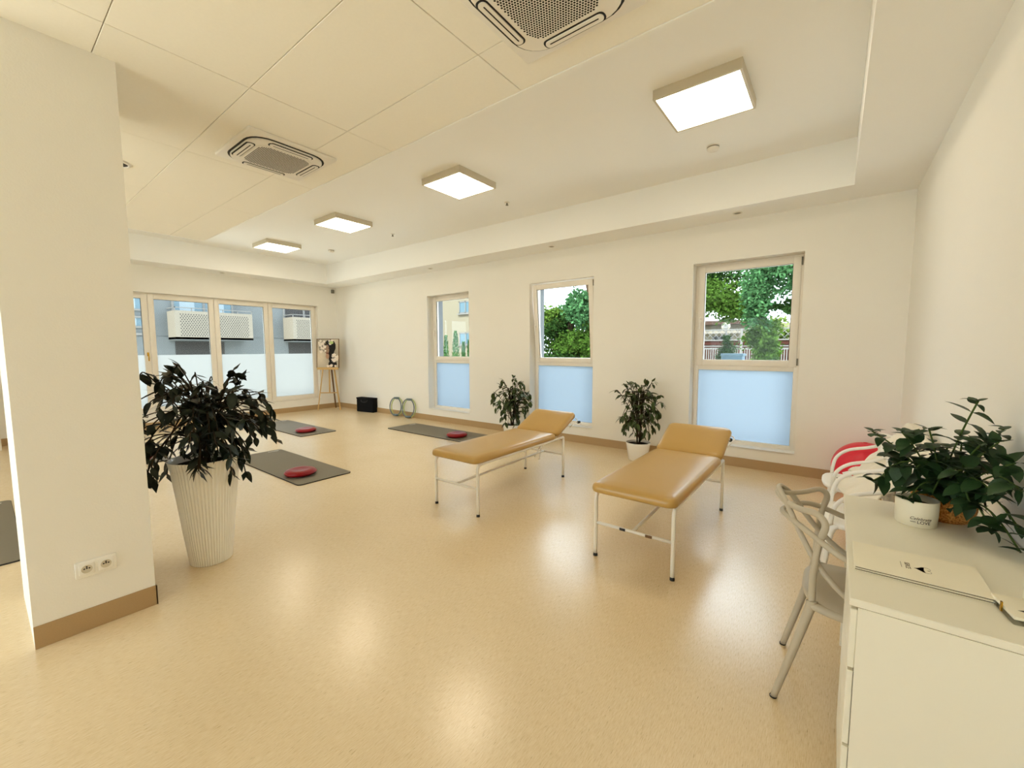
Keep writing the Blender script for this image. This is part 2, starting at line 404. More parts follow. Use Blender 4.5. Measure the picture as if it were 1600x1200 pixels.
for i in range(4):
    a, b = ym[i]+(.03 if i == 0 else .004), ym[i+1]-(.03 if i == 3 else .004)
    s = MB(); t = .088; z0, z1 = .03, HH-.02
    s.rbox((-.05, a, z0), (.018, a+t, z1), .006).rbox((-.05, b-t, z0), (.018, b, z1), .006)
    s.rbox((-.05, a+t-.004, z0), (.018, b-t+.004, z0+t), .006).rbox((-.05, a+t-.004, z1-t), (.018, b-t+.004, z1), .006)
    sash = s.build('sash', 'pvc', e)
    ya, yb, za, zb = a+t, b-t, z0+t, z1-t
    MB().box((-.018, ya-.004, za-.004), (-.012, yb+.004, zb+.004)).build('pane', 'glass', sash)
    zf = 1.362-FZ0
    MB().add([(-.010, ya-.003, za-.003), (-.010, yb+.003, za-.003), (-.010, yb+.003, zf), (-.010, ya-.003, zf)], [(0, 1, 2, 3)]).build('frosted_film', 'frostfar', sash)
    g = MB().box((-.012, yb-.006, zf), (.001, yb+.003, zb)).box((-.012, ya, zb-.006), (.001, yb, zb+.003)); g.build('gasket', 'gasket', sash)
    if i in (0, 2):
        yy = b-.04
        MB().rbox((.018, yy-.014, 1.08), (.026, yy+.014, 1.15), .003).cyl((.02, yy, 1.12), (.06, yy, 1.12), .008, n=8).rbox((.05, yy-.009, .99), (.066, yy+.009, 1.13), .005).build('handle', 'gold' if i == 0 else 'white', sash)

e = bpy.data.objects.new('window_5', None); C.objects.link(e); e.location = (BX0, YB-.18, FZ0); e['kind'] = 'structure'  # unseen window put in for fill daylight, guessed from the bright pillar side
e['label'] = 'wide window added behind the viewer for fill daylight'
for i in range(5):
    a = i*(BX1-BX0)/5; s = MB(); ring_xz(s, a, a+(BX1-BX0)/5, 0, FZ1-FZ0, .08, 0, .07)
    sash = s.build('sash', 'pvc', e)
    MB().box((a+.076, .03, .076), (a+(BX1-BX0)/5-.076, .036, FZ1-FZ0-.076)).build('pane', 'glass', sash)

# ------------------------------------------------------------------ ceiling fittings
LX = [-.895, -3.58, -6.07, -8.35]
llab = ['square ceiling lamp nearest the right wall', 'square ceiling lamp second from the right wall', 'square ceiling lamp third from the right wall', 'square ceiling lamp nearest the wide window']
for i, x in enumerate(LX):
    t = thing('ceiling_lamp', llab[i]+', glowing cream', 'lamp', (x, 3.63, ZT), 0, 'square panel lamps on the tray ceiling')
    h = MB(); b = .305; d = .072; k = .018
    h.box((-b, -b, -d), (b, -b+k, 0)).box((-b, b-k, -d), (b, b, 0)).box((-b, -b+k, -d), (-b+k, b-k, 0)).box((b-k, -b+k, -d), (b, b-k, 0)).box((-b+k, -b+k, -.02), (b-k, b-k, 0))
    h.build('housing', 'alu', t)
    MB().box((-b+k, -b+k, -d+.003), (b-k, b-k, -d+.012)).build('diffuser', 'led', t)

def make_ac(label, x, y):
    t = thing('air_conditioner', label, 'air conditioner', (x, y, ZC), 0, 'square ceiling air conditioners')
    MB().rbox((-.31, -.31, -.024), (.31, .31, -.0), .006).build('panel', 'white', t)
    MB().prism(rrect(.556, .556, .14), -.0265, -.02).build('air_slot', 'dark', t)
    q = rrect(.528, .528, .13); q2 = rrect(.515, .515, .125)
    b = MB(); n = len(q)
    b.add([(x_, y_, -.026) for x_, y_ in q]+[(x_, y_, -.036) for x_, y_ in q]+[(x_, y_, -.040) for x_, y_ in q2], [tuple((i, n+i, n+(i+1) % n, (i+1) % n)) for i in range(n)]+[tuple((n+i, 2*n+i, 2*n+(i+1) % n, n+(i+1) % n)) for i in range(n)]+[tuple(range(2*n, 3*n))[::-1]])
    b.build('body', 'white', t)
    for k in range(4):
        lo = MB().prism(rrect(.31, .058, .024, 4), -.0415, -.038); lo.xf(Matrix.Rotation(R(90*k), 4, 'Z') @ Matrix.Translation((0, .232, 0)))
        fl = lo.build('louvre_gap', 'dark', t)
        l2 = MB().prism(rrect(.292, .042, .019, 4), -.046, -.041); l2.xf(Matrix.Rotation(R(90*k), 4, 'Z') @ Matrix.Translation((0, .232, 0)))
        l2.build('louvre', 'white', t)
        l3 = MB().prism(rrect(.25, .006, .003, 2), -.0468, -.0455); l3.xf(Matrix.Rotation(R(90*k), 4, 'Z') @ Matrix.Translation((0, .230, 0)))
        l3.build('louvre_slot', 'dark', t)
    MB().prism(rrect(.39, .39, .08), -.043, -.038).build('grille', 'white', t)
    h = MB(); p = .0135
    for iy in range(-16, 17):
        for ix in range(-14, 15):
            hx = (ix+(.5 if iy % 2 else 0))*p; hy = iy*p*.866
            if abs(hx) > .178 or abs(hy) > .178 or abs(hx)+abs(hy) > .315: continue
            c0 = [(hx+.0055*math.cos(R(60*k)), hy+.0055*math.sin(R(60*k)), -.0434) for k in range(6)]
            h.add(c0, [(5, 4, 3, 2, 1, 0)])
    o = h.build('grille_holes', 'dark', t); o['kind'] = 'stuff'
make_ac('perforated ceiling air conditioner cut by the top edge of the picture', -1.01, 1.54)
make_ac('perforated ceiling air conditioner in the tiles above the large ficus', -3.443, 1.528)

def small_dome(name, label, cat, x, y, z, r, d, m='white', group=None):
    t = thing(name, label, cat, (x, y, z), 0, group)
    MB().lathe([(0, -.006), (r*1.0, -.006), (r*1.08, 0)][::-1], 24).build('base', m, t)
    MB().lathe([(r, -.004), (r*.98, -d*.7), (r*.8, -d), (0, -d)], 24).build('cover', m, t)
    MB().lathe([(r*1.0, -.007), (r*1.015, -.012), (r*1.0, -.016)], 24).build('slot', 'sensor', t)
    return t
small_dome('smoke_detector', 'round white smoke detector beside the lamp nearest the right wall', 'smoke detector', -1.04, 4.57, ZT, .055, .04, group='smoke detectors on the tray ceiling')
small_dome('smoke_detector', 'round white smoke detector near the far end of the tray ceiling', 'smoke detector', -8.0, 4.5, ZT, .055, .04, group='smoke detectors on the tray ceiling')
for x, l in ((-3.587, 'small ceiling sprinkler beside the second lamp from the right wall'), (-6.079, 'small ceiling sprinkler beside the third lamp from the right wall')):
    t = thing('sprinkler', l, 'sprinkler', (x, 4.54, ZT), 0, 'sprinklers on the tray ceiling')
    MB().lathe([(.035, 0), (.033, -.008), (.012, -.012)], 16).build('rosette', 'white', t)
    MB().cyl((0, 0, -.005), (0, 0, -.035), .009, n=8).build('nozzle', 'sensor', t)
    MB().lathe([(.0, -.036), (.02, -.036), (.02, -.039), (0, -.039)], 12).build('deflector', 'sensor', t)
for x, y, l in ((-.953, 5.43, 'small round recessed downlight above the window nearest the right wall'), (-3.442, 5.43, 'small round recessed downlight above the tilted window'),
                (-6.171, 5.45, 'small round recessed downlight above the window nearest the far corner'), (-9.75, 3.17, 'small round recessed downlight above the wide window')):
    t = thing('downlight', l, 'downlight', (x, y, ZS), 0, 'small downlights in the soffit')
    MB().lathe([(.05, 0), (.05, -.006), (.038, -.008), (.036, .0)], 24).build('bezel', 'white', t)
    MB().lathe([(.037, -.003), (.0, -.002)], 24).build('lens', 'sensor', t)
t = thing('ceiling_speaker', 'small round ceiling fitting half hidden by the pillar', 'ceiling fitting', (-4.56, .80, ZC))
MB().lathe([(.085, 0), (.085, -.012), (.072, -.016), (.07, -.004)], 28).build('rim', 'white', t)
MB().lathe([(.071, -.008), (0, -.006)], 28).build('grille', 'dark', t)
t = thing('wall_sensor', 'small grey motion sensor high on the end wall by the far corner', 'sensor', (XF, 5.60, 2.90))
MB().rbox((0, -.03, -.04), (.012, .03, .045), .004).build('bracket', 'white', t)
MB().rbox((.01, -.035, -.05), (.06, .035, .04), .01).build('housing', 'sensor', t)
# sockets on the pillar
t = thing('wall_socket', 'double white wall socket low on the pillar', 'socket', (PX1, .326, .327))
MB().rbox((0, -.078, -.042), (.009, .078, .042), .003).build('plate', 'whitegloss', t)
for y in (-.036, .036):
    f = MB(); f.rbox((.008, y-.029, -.029), (.0125, y+.029, .029), .003)
    s_ = f.build('insert', 'whitegloss', t)
    a = MB().lathe([(.021, .0005), (.0195, -.0), (0, 0)], 20); a.xf(Matrix.Translation((.0128, y, 0)) @ Matrix.Rotation(R(90), 4, 'Y')); a.build('recess', 'alu', s_)
    hl = MB()
    for dy, dz in ((-.0095, .003), (.0095, .003), (0, .012), (0, .004)):
        k = MB().lathe([(.0038, .0004), (0, .0004)], 10); k.xf(Matrix.Translation((.0130, y+dy, dz)) @ Matrix.Rotation(R(90), 4, 'Y')); hl.add(k.v, k.f)
    hl.build('pin_holes', 'dark', s_)

# ------------------------------------------------------------------ treatment tables
def make_table(label, x, y0):
    t = thing('treatment_table', label, 'massage table', (x, y0, 0), 0, 'tan treatment tables')
    hw = .264
    # local y: 0 = foot end legs, 1.43 = head legs
    for sx in (-1, 1):
        p = smooth_path([(sx*hw, 0, .02), (sx*hw, 0, .3), (sx*hw, 0, .405), (sx*hw, .012, .44), (sx*hw, .05, .455), (sx*hw, .2, .458), (sx*hw, .8, .458), (sx*hw, 1.43, .458)], 4)
        MB().tube(p, .0135, 10).build('rail_leg', 'steel', t)
        MB().tube([(sx*hw, 1.43, .02), (sx*hw, 1.43, .46)], .0135, 10).build('leg', 'steel', t)
        for yy in (0, 1.43):
            MB().lathe([(0, 0), (.0155, 0), (.0155, .010), (.014, .014), (.014, .022)], 12, (sx*hw, yy, 0)).build('foot', 'black', t)
    MB().tube([(-hw, 0, .243), (hw, 0, .243)], .011, 8).build('cross_bar', 'steel', t)
    MB().tube([(-hw, 1.43, .262), (hw, 1.43, .262)], .011, 8).build('cross_bar', 'steel', t)
    MB().tube([(0, 0, .243), (0, 1.43, .262)], .011, 8).build('long_bar', 'steel', t)
    MB().tube([(-hw, .06, .458), (hw, .06, .458)], .011, 8).build('cross_rail', 'steel', t)
    MB().tube([(-hw, 1.25, .458), (hw, 1.25, .458)], .011, 8).build('cross_rail', 'steel', t)
    # cushions
    def cushion(y_0, y_1, z0, z1, wd):
        h = z1-z0; cyy = (y_0+y_1)/2; w2, l2 = 2*wd, y_1-y_0; b = MB(); rings = []
        for ins, z in ((.018, 0), (.004, .008), (0, .022), (.001, .036), (.006, h-.016), (.018, h-.005), (.045, h), (.12, h+.004)):
            q = rrect(w2-2*ins, l2-2*ins, max(.055-ins*.3, .02), 6); rings.append([(x_, y_+cyy, z0+z) for x_, y_ in q])
        n = len(rings[0]); vs = [p for r_ in rings for p in r_]
        fs = [(r_*n+i, r_*n+(i+1) % n, (r_+1)*n+(i+1) % n, (r_+1)*n+i) for r_ in range(len(rings)-1) for i in range(n)]
        fs += [tuple(range(n))[::-1], tuple((len(rings)-1)*n+i for i in range(n))]
        return b.add(vs, fs, True)
    cushion(-.055, 1.262, .468, .535, .288).build('cushion', 'tan', t)
    hb = cushion(0, .47, 0, .065, .286); tilt = R(24)
    hd = hb.build('headrest', 'tan', t, (0, 1.275, .475), (tilt, 0, 0))
    MB().box((-.25, .02, -.012), (.25, .45, -.002)).build('headrest_board', 'steel', hd)
    # ratchet rods under the head
    MB().tube([(-.05, 1.55, .56), (.02, 1.30, .19)], .006, 6).tube([(.05, 1.50, .54), (-.02, 1.27, .22)], .006, 6).build('ratchet_rod', 'steel', t)
    MB().tube([(.20, 1.60, .60), (.24, 1.72, .60), (.25, 1.80, .575)], .006, 6).build('lever', 'steel', t)
    MB().rbox((.235, 1.79, .56), (.265, 1.84, .59), .01).build('lever_knob', 'black', t)
    MB().tube(smooth_path([(.27, 1.56, .55), (.305, 1.60, .60), (.305, 1.68, .62), (.27, 1.70, .64)], 4), .005, 6).build('side_bracket', 'steel', t)
    return t
make_table('tan treatment table by the tilted window, raised headrest', -2.65, 2.60)
t2 = make_table('tan treatment table nearest the desk, two small stickers on its foot bar', -1.006, 2.60)
MB().rbox((-.085, -.0135, .235), (-.045, -.0105, .253), .001).build('sticker', 'black', t2)
MB().rbox((.09, -.0135, .235), (.135, -.0105, .253), .001).build('sticker', 'wooddark', t2)

# ------------------------------------------------------------------ mats and balance cushions
def make_mat(label, x0, x1, y0, y1, rz=0):
    t = thing('exercise_mat', label, 'mat', ((x0+x1)/2, (y0+y1)/2, 0), rz, 'grey exercise mats')
    w_, h_ = x1-x0, y1-y0
    MB().prism(rrect(w_, h_, .045), 0, .009).build('edge', 'matedge', t)
    MB().prism(rrect(w_-.006, h_-.006, .043), .0085, .012).build('surface', 'mat', t)
    text_mesh('mat', .05, 'steel', 'logo', t, (-w_/2+.12, h_/2-.12, .0122), (0, 0, R(0))) if False else MB().rbox((-w_/2+.07, h_/2-.2, .0118), (-w_/2+.085, h_/2-.06, .0124), .0003, 1).build('logo', 'steel', t)
    return t
make_mat('grey exercise mat along the baseboard under the windows', -6.47, -4.555, 4.595, 5.25)
make_mat('grey exercise mat beside the tall white planter', -6.335, -4.46, 2.04, 2.665)
make_mat('grey exercise mat nearest the wide window', -8.89, -6.987, 3.27, 3.91)
make_mat('grey exercise mat mostly hidden between pillar and large ficus', -8.8, -6.89, .93, 1.56)
make_mat('grey exercise mat left of the pillar', -6.26, -4.39, -.53, .14)
def make_cushion(label, x, y):
    t = thing('balance_cushion', label, 'balance cushion', (x, y, .012), 0, 'red balance cushions on the mats')
    MB().lathe([(0, 0), (.12, .001), (.158, .016), (.168, .034), (.158, .054), (.12, .068), (.09, .066), (.06, .061), (0, .06)], 40).build('body', 'red', t)
    MB().lathe([(.163, .03), (.172, .033), (.172, .038), (.163, .041)], 40).build('seam', 'red', t)
    MB().lathe([(.0, .0600), (.02, .0605), (.022, .059)][::-1], 16).build('valve_dimple', 'red', t)
make_cushion('red balance cushion on the mat under the windows', -4.89, 4.83)
make_cushion('red balance cushion on the mat beside the tall white planter', -4.83, 2.24)
make_cushion('red balance cushion on the mat nearest the wide window', -7.32, 3.52)
make_cushion('red balance cushion just showing between pillar and large ficus', -7.15, 1.22)

# ------------------------------------------------------------------ red ball, bag, rings, easel
t = thing('exercise_ball', 'large red exercise ball in the right corner behind the chairs', 'exercise ball', (.285, 5.38, 0))
b = MB(); r_ = .265; prof = []
for i in range(41):
    a = -math.pi/2+math.pi*i/40; k = 1+(.004 if (i % 2 and 8 < i < 32) else 0); prof.append((max(.0001, r_*math.cos(a)*k), r_+r_*.97*math.sin(a)-.008*0))
b.lathe([(r, z-prof[0][1]) for r, z in prof], 48).build('ball', 'ball', t)
MB().lathe([(.0, .004), (.02, .003), (.02, -.001), (0, -.001)], 12, (0, 0, .514)).build('valve', 'ball', t)

t = thing('storage_bag', 'black rectangular bag on the floor against the window wall', 'bag', (-8.63, 5.60, 0), R(8))
MB().rbox((-.275, -.075, 0), (.275, .075, .325), .018, 3).build('body', 'blackfab', t)
MB().rbox((-.28, -.08, .3), (.28, .08, .335), .012, 2).build('lid', 'blackfab', t)
MB().tube(smooth_path([(-.1, -.075, .29), (-.09, -.095, .25), (0, -.1, .235), (.09, -.095, .25), (.1, -.075, .29)], 4), .008, 6).build('handle', 'black', t)
def make_ring(label, x, y):
    t = thing('pilates_ring', label, 'pilates ring', (x, y, 0), 0, 'pilates rings leaning on the wall')
    Rr = .196
    def circ(dy, r): return [(r*math.cos(R(a)), dy, Rr+.018+r*math.sin(R(a))) for a in range(0, 360, 10)]
    tl = Matrix.Rotation(R(-6), 4, 'X')
    MB().tube(circ(-.022, Rr), .011, 8, closed=True).xf(tl).build('front_hoop', 'ringgrey', t)
    MB().tube(circ(.022, Rr), .011, 8, closed=True).xf(tl).build('rear_hoop', 'ringgreen', t)
    for z in (.03, 2*Rr+.006):
        MB().rbox((-.06, -.045, z-.022), (.06, .045, z+.022), .018, 3).xf(tl).build('pad', 'ringgrey', t)
    return t
make_ring('pilates ring nearer the black bag', -7.53, 5.58)
make_ring('pilates ring nearer the windows, beside its twin', -7.10, 5.58)

# easel
A = Vector((-9.794, 5.021, 0)); B = Vector((-9.408, 5.375, 0)); mid = (A+B)/2; ang = math.atan2((B-A).y, (B-A).x)
t = thing('easel', 'pine tripod easel in the far corner holding a picture', 'easel', mid, ang)
def slat(p0, p1, wd=.018, th=.011, m='wood', name='leg'):
    p0, p1 = Vector(p0), Vector(p1); d = (p1-p0); L_ = d.length; q = d.to_track_quat('Z', 'Y').to_matrix().to_4x4(); q.translation = p0
    return MB().rbox((-wd, -th, 0), (wd, th, L_), .003, 1, False).xf(q).build(name, m, t)
slat((-.262, 0, 0), (-.05, .10, 1.62)); slat((.262, 0, 0), (.05, .10, 1.62))
slat((.02, .42, 0), (0, .14, 1.55), .016, .011, 'wooddark', 'rear_leg'); slat((0, .085, .42), (0, .13, 1.70), .016, .01, 'wood', 'mast')
slat((-.20, .012, .42), (.20, .012, .42), .012, .012, 'wood', 'cross_bar'); slat((-.245, -.0, 1.005), (.245, -.0, 1.005), .012, .028, 'wood', 'ledge')
slat((-.05, .10, 1.5), (.05, .10, 1.5), .012, .01, 'wood', 'top_bar')
# picture (portrait with flowers, flat print)
pic = thing('framed_picture', 'portrait print with white flowers over a dark figure, on the easel', 'picture', mid+Vector((0, 0, 1.018)), ang)
PW, PH = .52, .70; tl = Matrix.Translation((0, .02, 0)) @ Matrix.Rotation(R(-6), 4, 'X')
fr = MB().rbox((-PW/2, -.012, 0), (-PW/2+.012, .016, PH), .003, 1).rbox((PW/2-.012, -.012, 0), (PW/2, .016, PH), .003, 1).rbox((-PW/2, -.012, 0), (PW/2, .016, .012), .003, 1).rbox((-PW/2, -.012, PH-.012), (PW/2, .016, PH), .003, 1)
fr.xf(tl).build('frame', 'wooddark', pic)
MB().box((-PW/2+.01, .0, .01), (PW/2-.01, .012, PH-.01)).xf(tl).build('backing', 'wooddark', pic)
pm = MB(); NX, NZ = 62, 84
rp = random.Random(3)
fl = [(rp.uniform(.08, .42), rp.uniform(.55, .95), rp.uniform(.035, .07)) for _ in range(16)]+[(rp.uniform(.35, .72), rp.uniform(.82, .96), rp.uniform(.03, .06)) for _ in range(8)]+[(rp.uniform(.72, .95), rp.uniform(.22, .5), rp.uniform(.05, .09)) for _ in range(8)]+[(rp.uniform(.38, .9), rp.uniform(.02, .1), rp.uniform(.03, .06)) for _ in range(8)]
def pcol(u, v):
    g = .62+.25*math.sin(u*5+1)*math.sin(v*4)+rp.uniform(-.05, .05); c = [g*.86, g*.76, g*.6]
    def ell(cx, cy_, rx, ry): return ((u-cx)/rx)**2+((v-cy_)/ry)**2 < 1
    if ell(.60, .74, .27, .25) or ell(.66, .45, .14, .3) or ell(.72, .12, .2, .12): c = [.012, .01, .01]
    if ell(.28, .72, .2, .16) and rp.random() < .45: c = [.03, .028, .026]
    if ell(.46, .64, .10, .17): c = [.34, .22, .15]
    if ell(.48, .40, .08, .10): c = [.45, .27, .18]
    if ell(.47, .505, .05, .022): c = [.16, .05, .04]
    if ell(.58, .68, .06, .02): c = [.03, .02, .02]
    for fx, fy, fr_ in fl:
        d = math.hypot((u-fx), (v-fy)*PH/PW)
        if d < fr_*(1+.25*math.sin(5*math.atan2(v-fy, u-fx))):
            c = [.78, .62, .4] if d < fr_*.25 else [.86, .78, .70]
    if ell(.66, .88, .1, .05): c = [.5, .62, .25]
    return c
for j in range(NZ+1):
    for i in range(NX+1):
        u, v = i/NX, j/NZ; pm.v.append((-PW/2+.011+u*(PW-.022), -.001, .011+v*(PH-.022))); pm.col.append(pcol(u, v))
for j in range(NZ):
    for i in range(NX):
        a = j*(NX+1)+i; pm.f.append((a, a+1, a+NX+2, a+NX+1)); pm.sm.append(False)
pm.xf(tl).build('print', 'print', pic)

# ------------------------------------------------------------------ plants
def leaf_mesh(name, m, wd=.42, droop=.25, fold=.12, n=5):
    b = MB(); vs = []
    for i in range(n+1):
        s = i/n; h = wd/2*(math.sin(math.pi*min(1, s**.8)))**.8 if 0 < s < 1 else 0.0
        if i == n: h = 0
        z = -droop*s*s
        vs += [(s, -h, z+fold*h*2), (s, 0, z), (s, h, z+fold*h*2)]
    fs = []
    for i in range(n):
        a = i*3
        fs += [(a, a+3, a+4, a+1), (a+1, a+4, a+5, a+2)]
    b.add(vs, fs, True)
    return b.mesh(name, m)
def place_leaf(me, parent, p, d, length, roll, name='leaf'):
    d = d.normalized(); up = Vector((0, 0, 1)); y = up.cross(d)
    if y.length < .05: y = Vector((1, 0, 0))
    y.normalize(); z = d.cross(y); mt = Matrix((d, y, z)).transposed().to_4x4() @ Matrix.Rotation(roll, 4, 'X')
    o = obj(name, me, parent); mt = mt @ Matrix.Diagonal((length, length, length, 1)); mt.translation = p; o.matrix_local = mt
    return o
def ficus(label, loc, rim_z, pot_fn, crown_c, crown_r, n_leaf, n_br, leaf_len, lm, n_stuff=0, seed=1, droop=.5, xlim=None, group=None, ylim=None, ymin=None):
    rg = random.Random(seed)
    t = thing('potted_ficus', label, 'plant', loc, 0, group)
    pot_fn(t)
    meshes = [leaf_mesh('leaf', lm, .44, .25, .10), leaf_mesh('leaf', lm, .38, .35, .16), leaf_mesh('leaf', lm, .5, .15, .06)]
    stems = MB(); twigs = MB(); pts = []
    top = Vector((0, 0, crown_c[2])); 
    for k in range(4):
        a = k*1.7+.3; pth = [Vector((.02*math.cos(a), .02*math.sin(a), rim_z-.06)), Vector((.03*math.cos(a+1), .03*math.sin(a+1), (rim_z+crown_c[2])/2)), Vector((.06*math.cos(a), .06*math.sin(a), crown_c[2]+crown_r[2]*.5))]
        stems.tube(smooth_path(pth, 4), [.011]*5+[.008]*4, 6)
    for k in range(n_br):
        z0 = rg.uniform(rim_z+.05, crown_c[2]+crown_r[2]*.55); a = rg.uniform(0, 2*math.pi)
        st_ = Vector((.02*math.cos(a), .02*math.sin(a), z0))
        for _ in range(20):
            u = Vector((rg.gauss(0, 1), rg.gauss(0, 1), rg.gauss(0, 1))).normalized()
            rad = rg.uniform(.62, 1.0)
            en = Vector(crown_c)+Vector((u.x*crown_r[0]*rad, u.y*crown_r[1]*rad, u.z*crown_r[2]*rad))
            if en.z > rim_z-.03 and (ylim is None or loc[1]+en.y < ylim-.05) and (xlim is None or loc[0]+en.x < xlim-.03) and (ymin is None or loc[1]+en.y > ymin+.03): break
        en2 = en-Vector((0, 0, droop*.10))
        mid_ = st_*.5+en*.5+Vector((0, 0, .02+.06*rg.random()))
        pth = smooth_path([st_, mid_, en, en2+(en-mid_)*.25], 5); twigs.tube(pth, [.004]*len(pth), 5, cap=False); pts.append(pth)
    stems.build('trunk', 'stem', t); twigs.build('twigs', 'stem', t)
    stuff = MB()
    for k in range(n_leaf+n_stuff):
        pth = pts[k % len(pts)]; i = min(len(pth)-1, int((rg.random()**.75)*len(pth))); 
        if i < 2: i = rg.randrange(2, len(pth))
        p = pth[i]; d0 = (pth[min(i+1, len(pth)-1)]-pth[i-1]).normalized()
        side = d0.cross(Vector((0, 0, 1))); side = side.normalized() if side.length > .01 else Vector((1, 0, 0))
        d = d0*.8+side*rg.choice((-1, 1))*rg.uniform(.4, 1.1)+Vector((0, 0, rg.uniform(-1.0, .55)*(.35+droop)))
        L_ = leaf_len*rg.uniform(.75, 1.2)
        if ylim is not None and loc[1]+p.y+L_*abs(d.normalized().y) > ylim: d.y = -abs(d.y)
        if ymin is not None and loc[1]+p.y-L_*abs(d.normalized().y) < ymin: d.y = abs(d.y)
        if k < n_leaf: place_leaf(rg.choice(meshes), t, p, d, L_, rg.uniform(-.6, .6))
        else:
            d.normalize(); y = Vector((0, 0, 1)).cross(d); y = (y if y.length > .05 else Vector((1, 0, 0))).normalized()
            w_ = y*L_*.2; stuff.add([p, p+d*L_*.4+w_, p+d*L_, p+d*L_*.4-w_], [(0, 1, 2, 3)])
    if n_stuff: o = stuff.build('inner_foliage', lm, t); o['kind'] = 'stuff'
    return t
def tall_pot(t):
    pr = [(0, 0), (.118, 0), (.122, .004), (.145, .2), (.17, .45), (.194, .66), (.206, .716), (.209, .722), (.204, .724), (.198, .716), (.19, .66), (0, .655)]
    MB().lathe(pr[:9], 112, rib=-.03, smooth=False).build('pot', 'whitegloss', t)
    MB().lathe([(.2035, .724), (.196, .716), (.19, .655)], 48).build('pot_lining', 'whitegloss', t)
    MB().lathe([(.192, .675), (.1, .683), (0, .685)], 32).build('soil', 'soil', t)
ficus('large dark ficus in a tall ribbed white planter beside the pillar', (-3.37, .93, 0), .70, tall_pot, (-.01, .0, 1.02), (.44, .44, .37), 300, 110, .10, 'leafdark', 520, 5, .55, ymin=.60)
def low_pot(t):
    MB().lathe([(0, 0), (.115, 0), (.12, .005), (.15, .2), (.156, .23), (.152, .233), (.146, .228), (.14, .2)], 40).build('pot', 'whitegloss', t)
    MB().lathe([(.143, .205), (0, .212)], 32).build('soil', 'soil', t)
ficus('small ficus in a white pot between the tilted window and the right window', (-1.99, 5.28, 0), .22, low_pot, (.0, -.02, .70), (.30, .27, .41), 240, 64, .10, 'leafmid', 120, 11, .35, ylim=5.66)
ficus('small ficus in a white pot behind the table by the tilted window', (-4.12, 5.33, 0), .22, low_pot, (.0, -.02, .64), (.33, .27, .37), 250, 64, .10, 'leafmid', 160, 21, .5, ylim=5.66)

# ------------------------------------------------------------------ desk and what stands on it
DX0, DY0, DY1, DZ = .066, 1.468, 2.529, .75
t = thing('desk', 'white laminate desk against the right wall', 'desk', (DX0, DY0, 0))
dw, dl = XR-DX0-.004, DY1-DY0
MB().rbox((0, 0, DZ-.022), (dw, dl, DZ), .002, 1, False).build('top', 'desk', t)
MB().box((.02, .004, 0), (dw, .024, DZ-.0245)).build('side_panel', 'desk', t)
MB().box((.02, dl-.026, 0), (dw, dl-.008, DZ-.022)).build('side_panel', 'desk', t)
MB().box((.02, .40, 0), (dw, .418, DZ-.022)).build('inner_panel', 'desk', t)
MB().box((dw-.03, .418, .35), (dw-.014, dl-.026, DZ-.022)).build('back_panel', 'desk', t)
MB().box((.03, .026, .02), (dw-.02, .40, .06)).build('plinth', 'desk', t)
for z0, z1 in ((.54, .715), (.305, .53), (.07, .295)):
    d_ = MB().rbox((.004, .010, z0), (.02, .41, z1), .002, 1, False).box((.02, .03, z0+.01), (dw-.06, .045, z1-.03)).box((.02, .38, z0+.01), (dw-.06, .395, z1-.03)).build('drawer', 'desk', t)
    if z0 < .5: MB().box((.0195, .0075, z0), (.0225, .0105, z1)).build('shadow_gap', 'dark', d_)
# folders
for k, (z, l) in enumerate(((DZ, 'lower of two white folders stacked on the desk'), (DZ+.0072, 'upper white folder on the desk with a black heart emblem'))):
    t = thing('folder', l, 'folder', (.232, 1.775, z), R(0 if k else -.5), 'two white folders on the desk')
    MB().rbox((-.15, -.108, 0), (.15, .108, .0018), .0006, 1, False).build('cover', 'paper', t)
    MB().box((-.147, -.104, .0016), (.147, .105, .0052)).build('pages', 'inkbrown', t)
    MB().rbox((-.15, -.108, .0052), (.15, .108, .0068), .0005, 1, False).build('cover', 'paper', t)
    if k:
        def hpt(a):   # heart outline, up = +x, right = -y
            x = 16*math.sin(a)**3; y = 13*math.cos(a)-5*math.cos(2*a)-2*math.cos(3*a)-math.cos(4*a); return x/16, y/16
        hp = [hpt(2*math.pi*i/48) for i in range(48)]; sc = .021; cx, cy_ = .019, -.014
        low = [(x, y) for x, y in hp if y < .12]
        low = sorted([q for q in low if q[0] >= 0], key=lambda q: -q[1])+sorted([q for q in low if q[0] < 0], key=lambda q: q[1])
        poly = [(cx+sc*y, cy_-sc*x) for x, y in low]+[(cx+sc*-.02, cy_)]
        e_ = MB(); n = len(poly); e_.add([(x, y, .00685) for x, y in poly]+[(cx-sc*.3, cy_, .00685)], [(i, (i+1) % n, n) for i in range(n)]+[(( i+1) % n, i, n) for i in range(n)]); e_.build('emblem', 'ink', t)
        MB().tube([(cx+sc*y, cy_-sc*x, .0070) for x, y in hp], .0004, 4, closed=True).build('emblem_outline', 'inkbrown', t)
        text_mesh('SERCE', .017, 'inkbrown', 'lettering', t, (-.018, -.006, .0070), (0, 0, R(-90)), .0002)
        MB().box((-.0335, -.028, .0068), (-.0325, .016, .0070)).build('small_print', 'inkbrown', t)
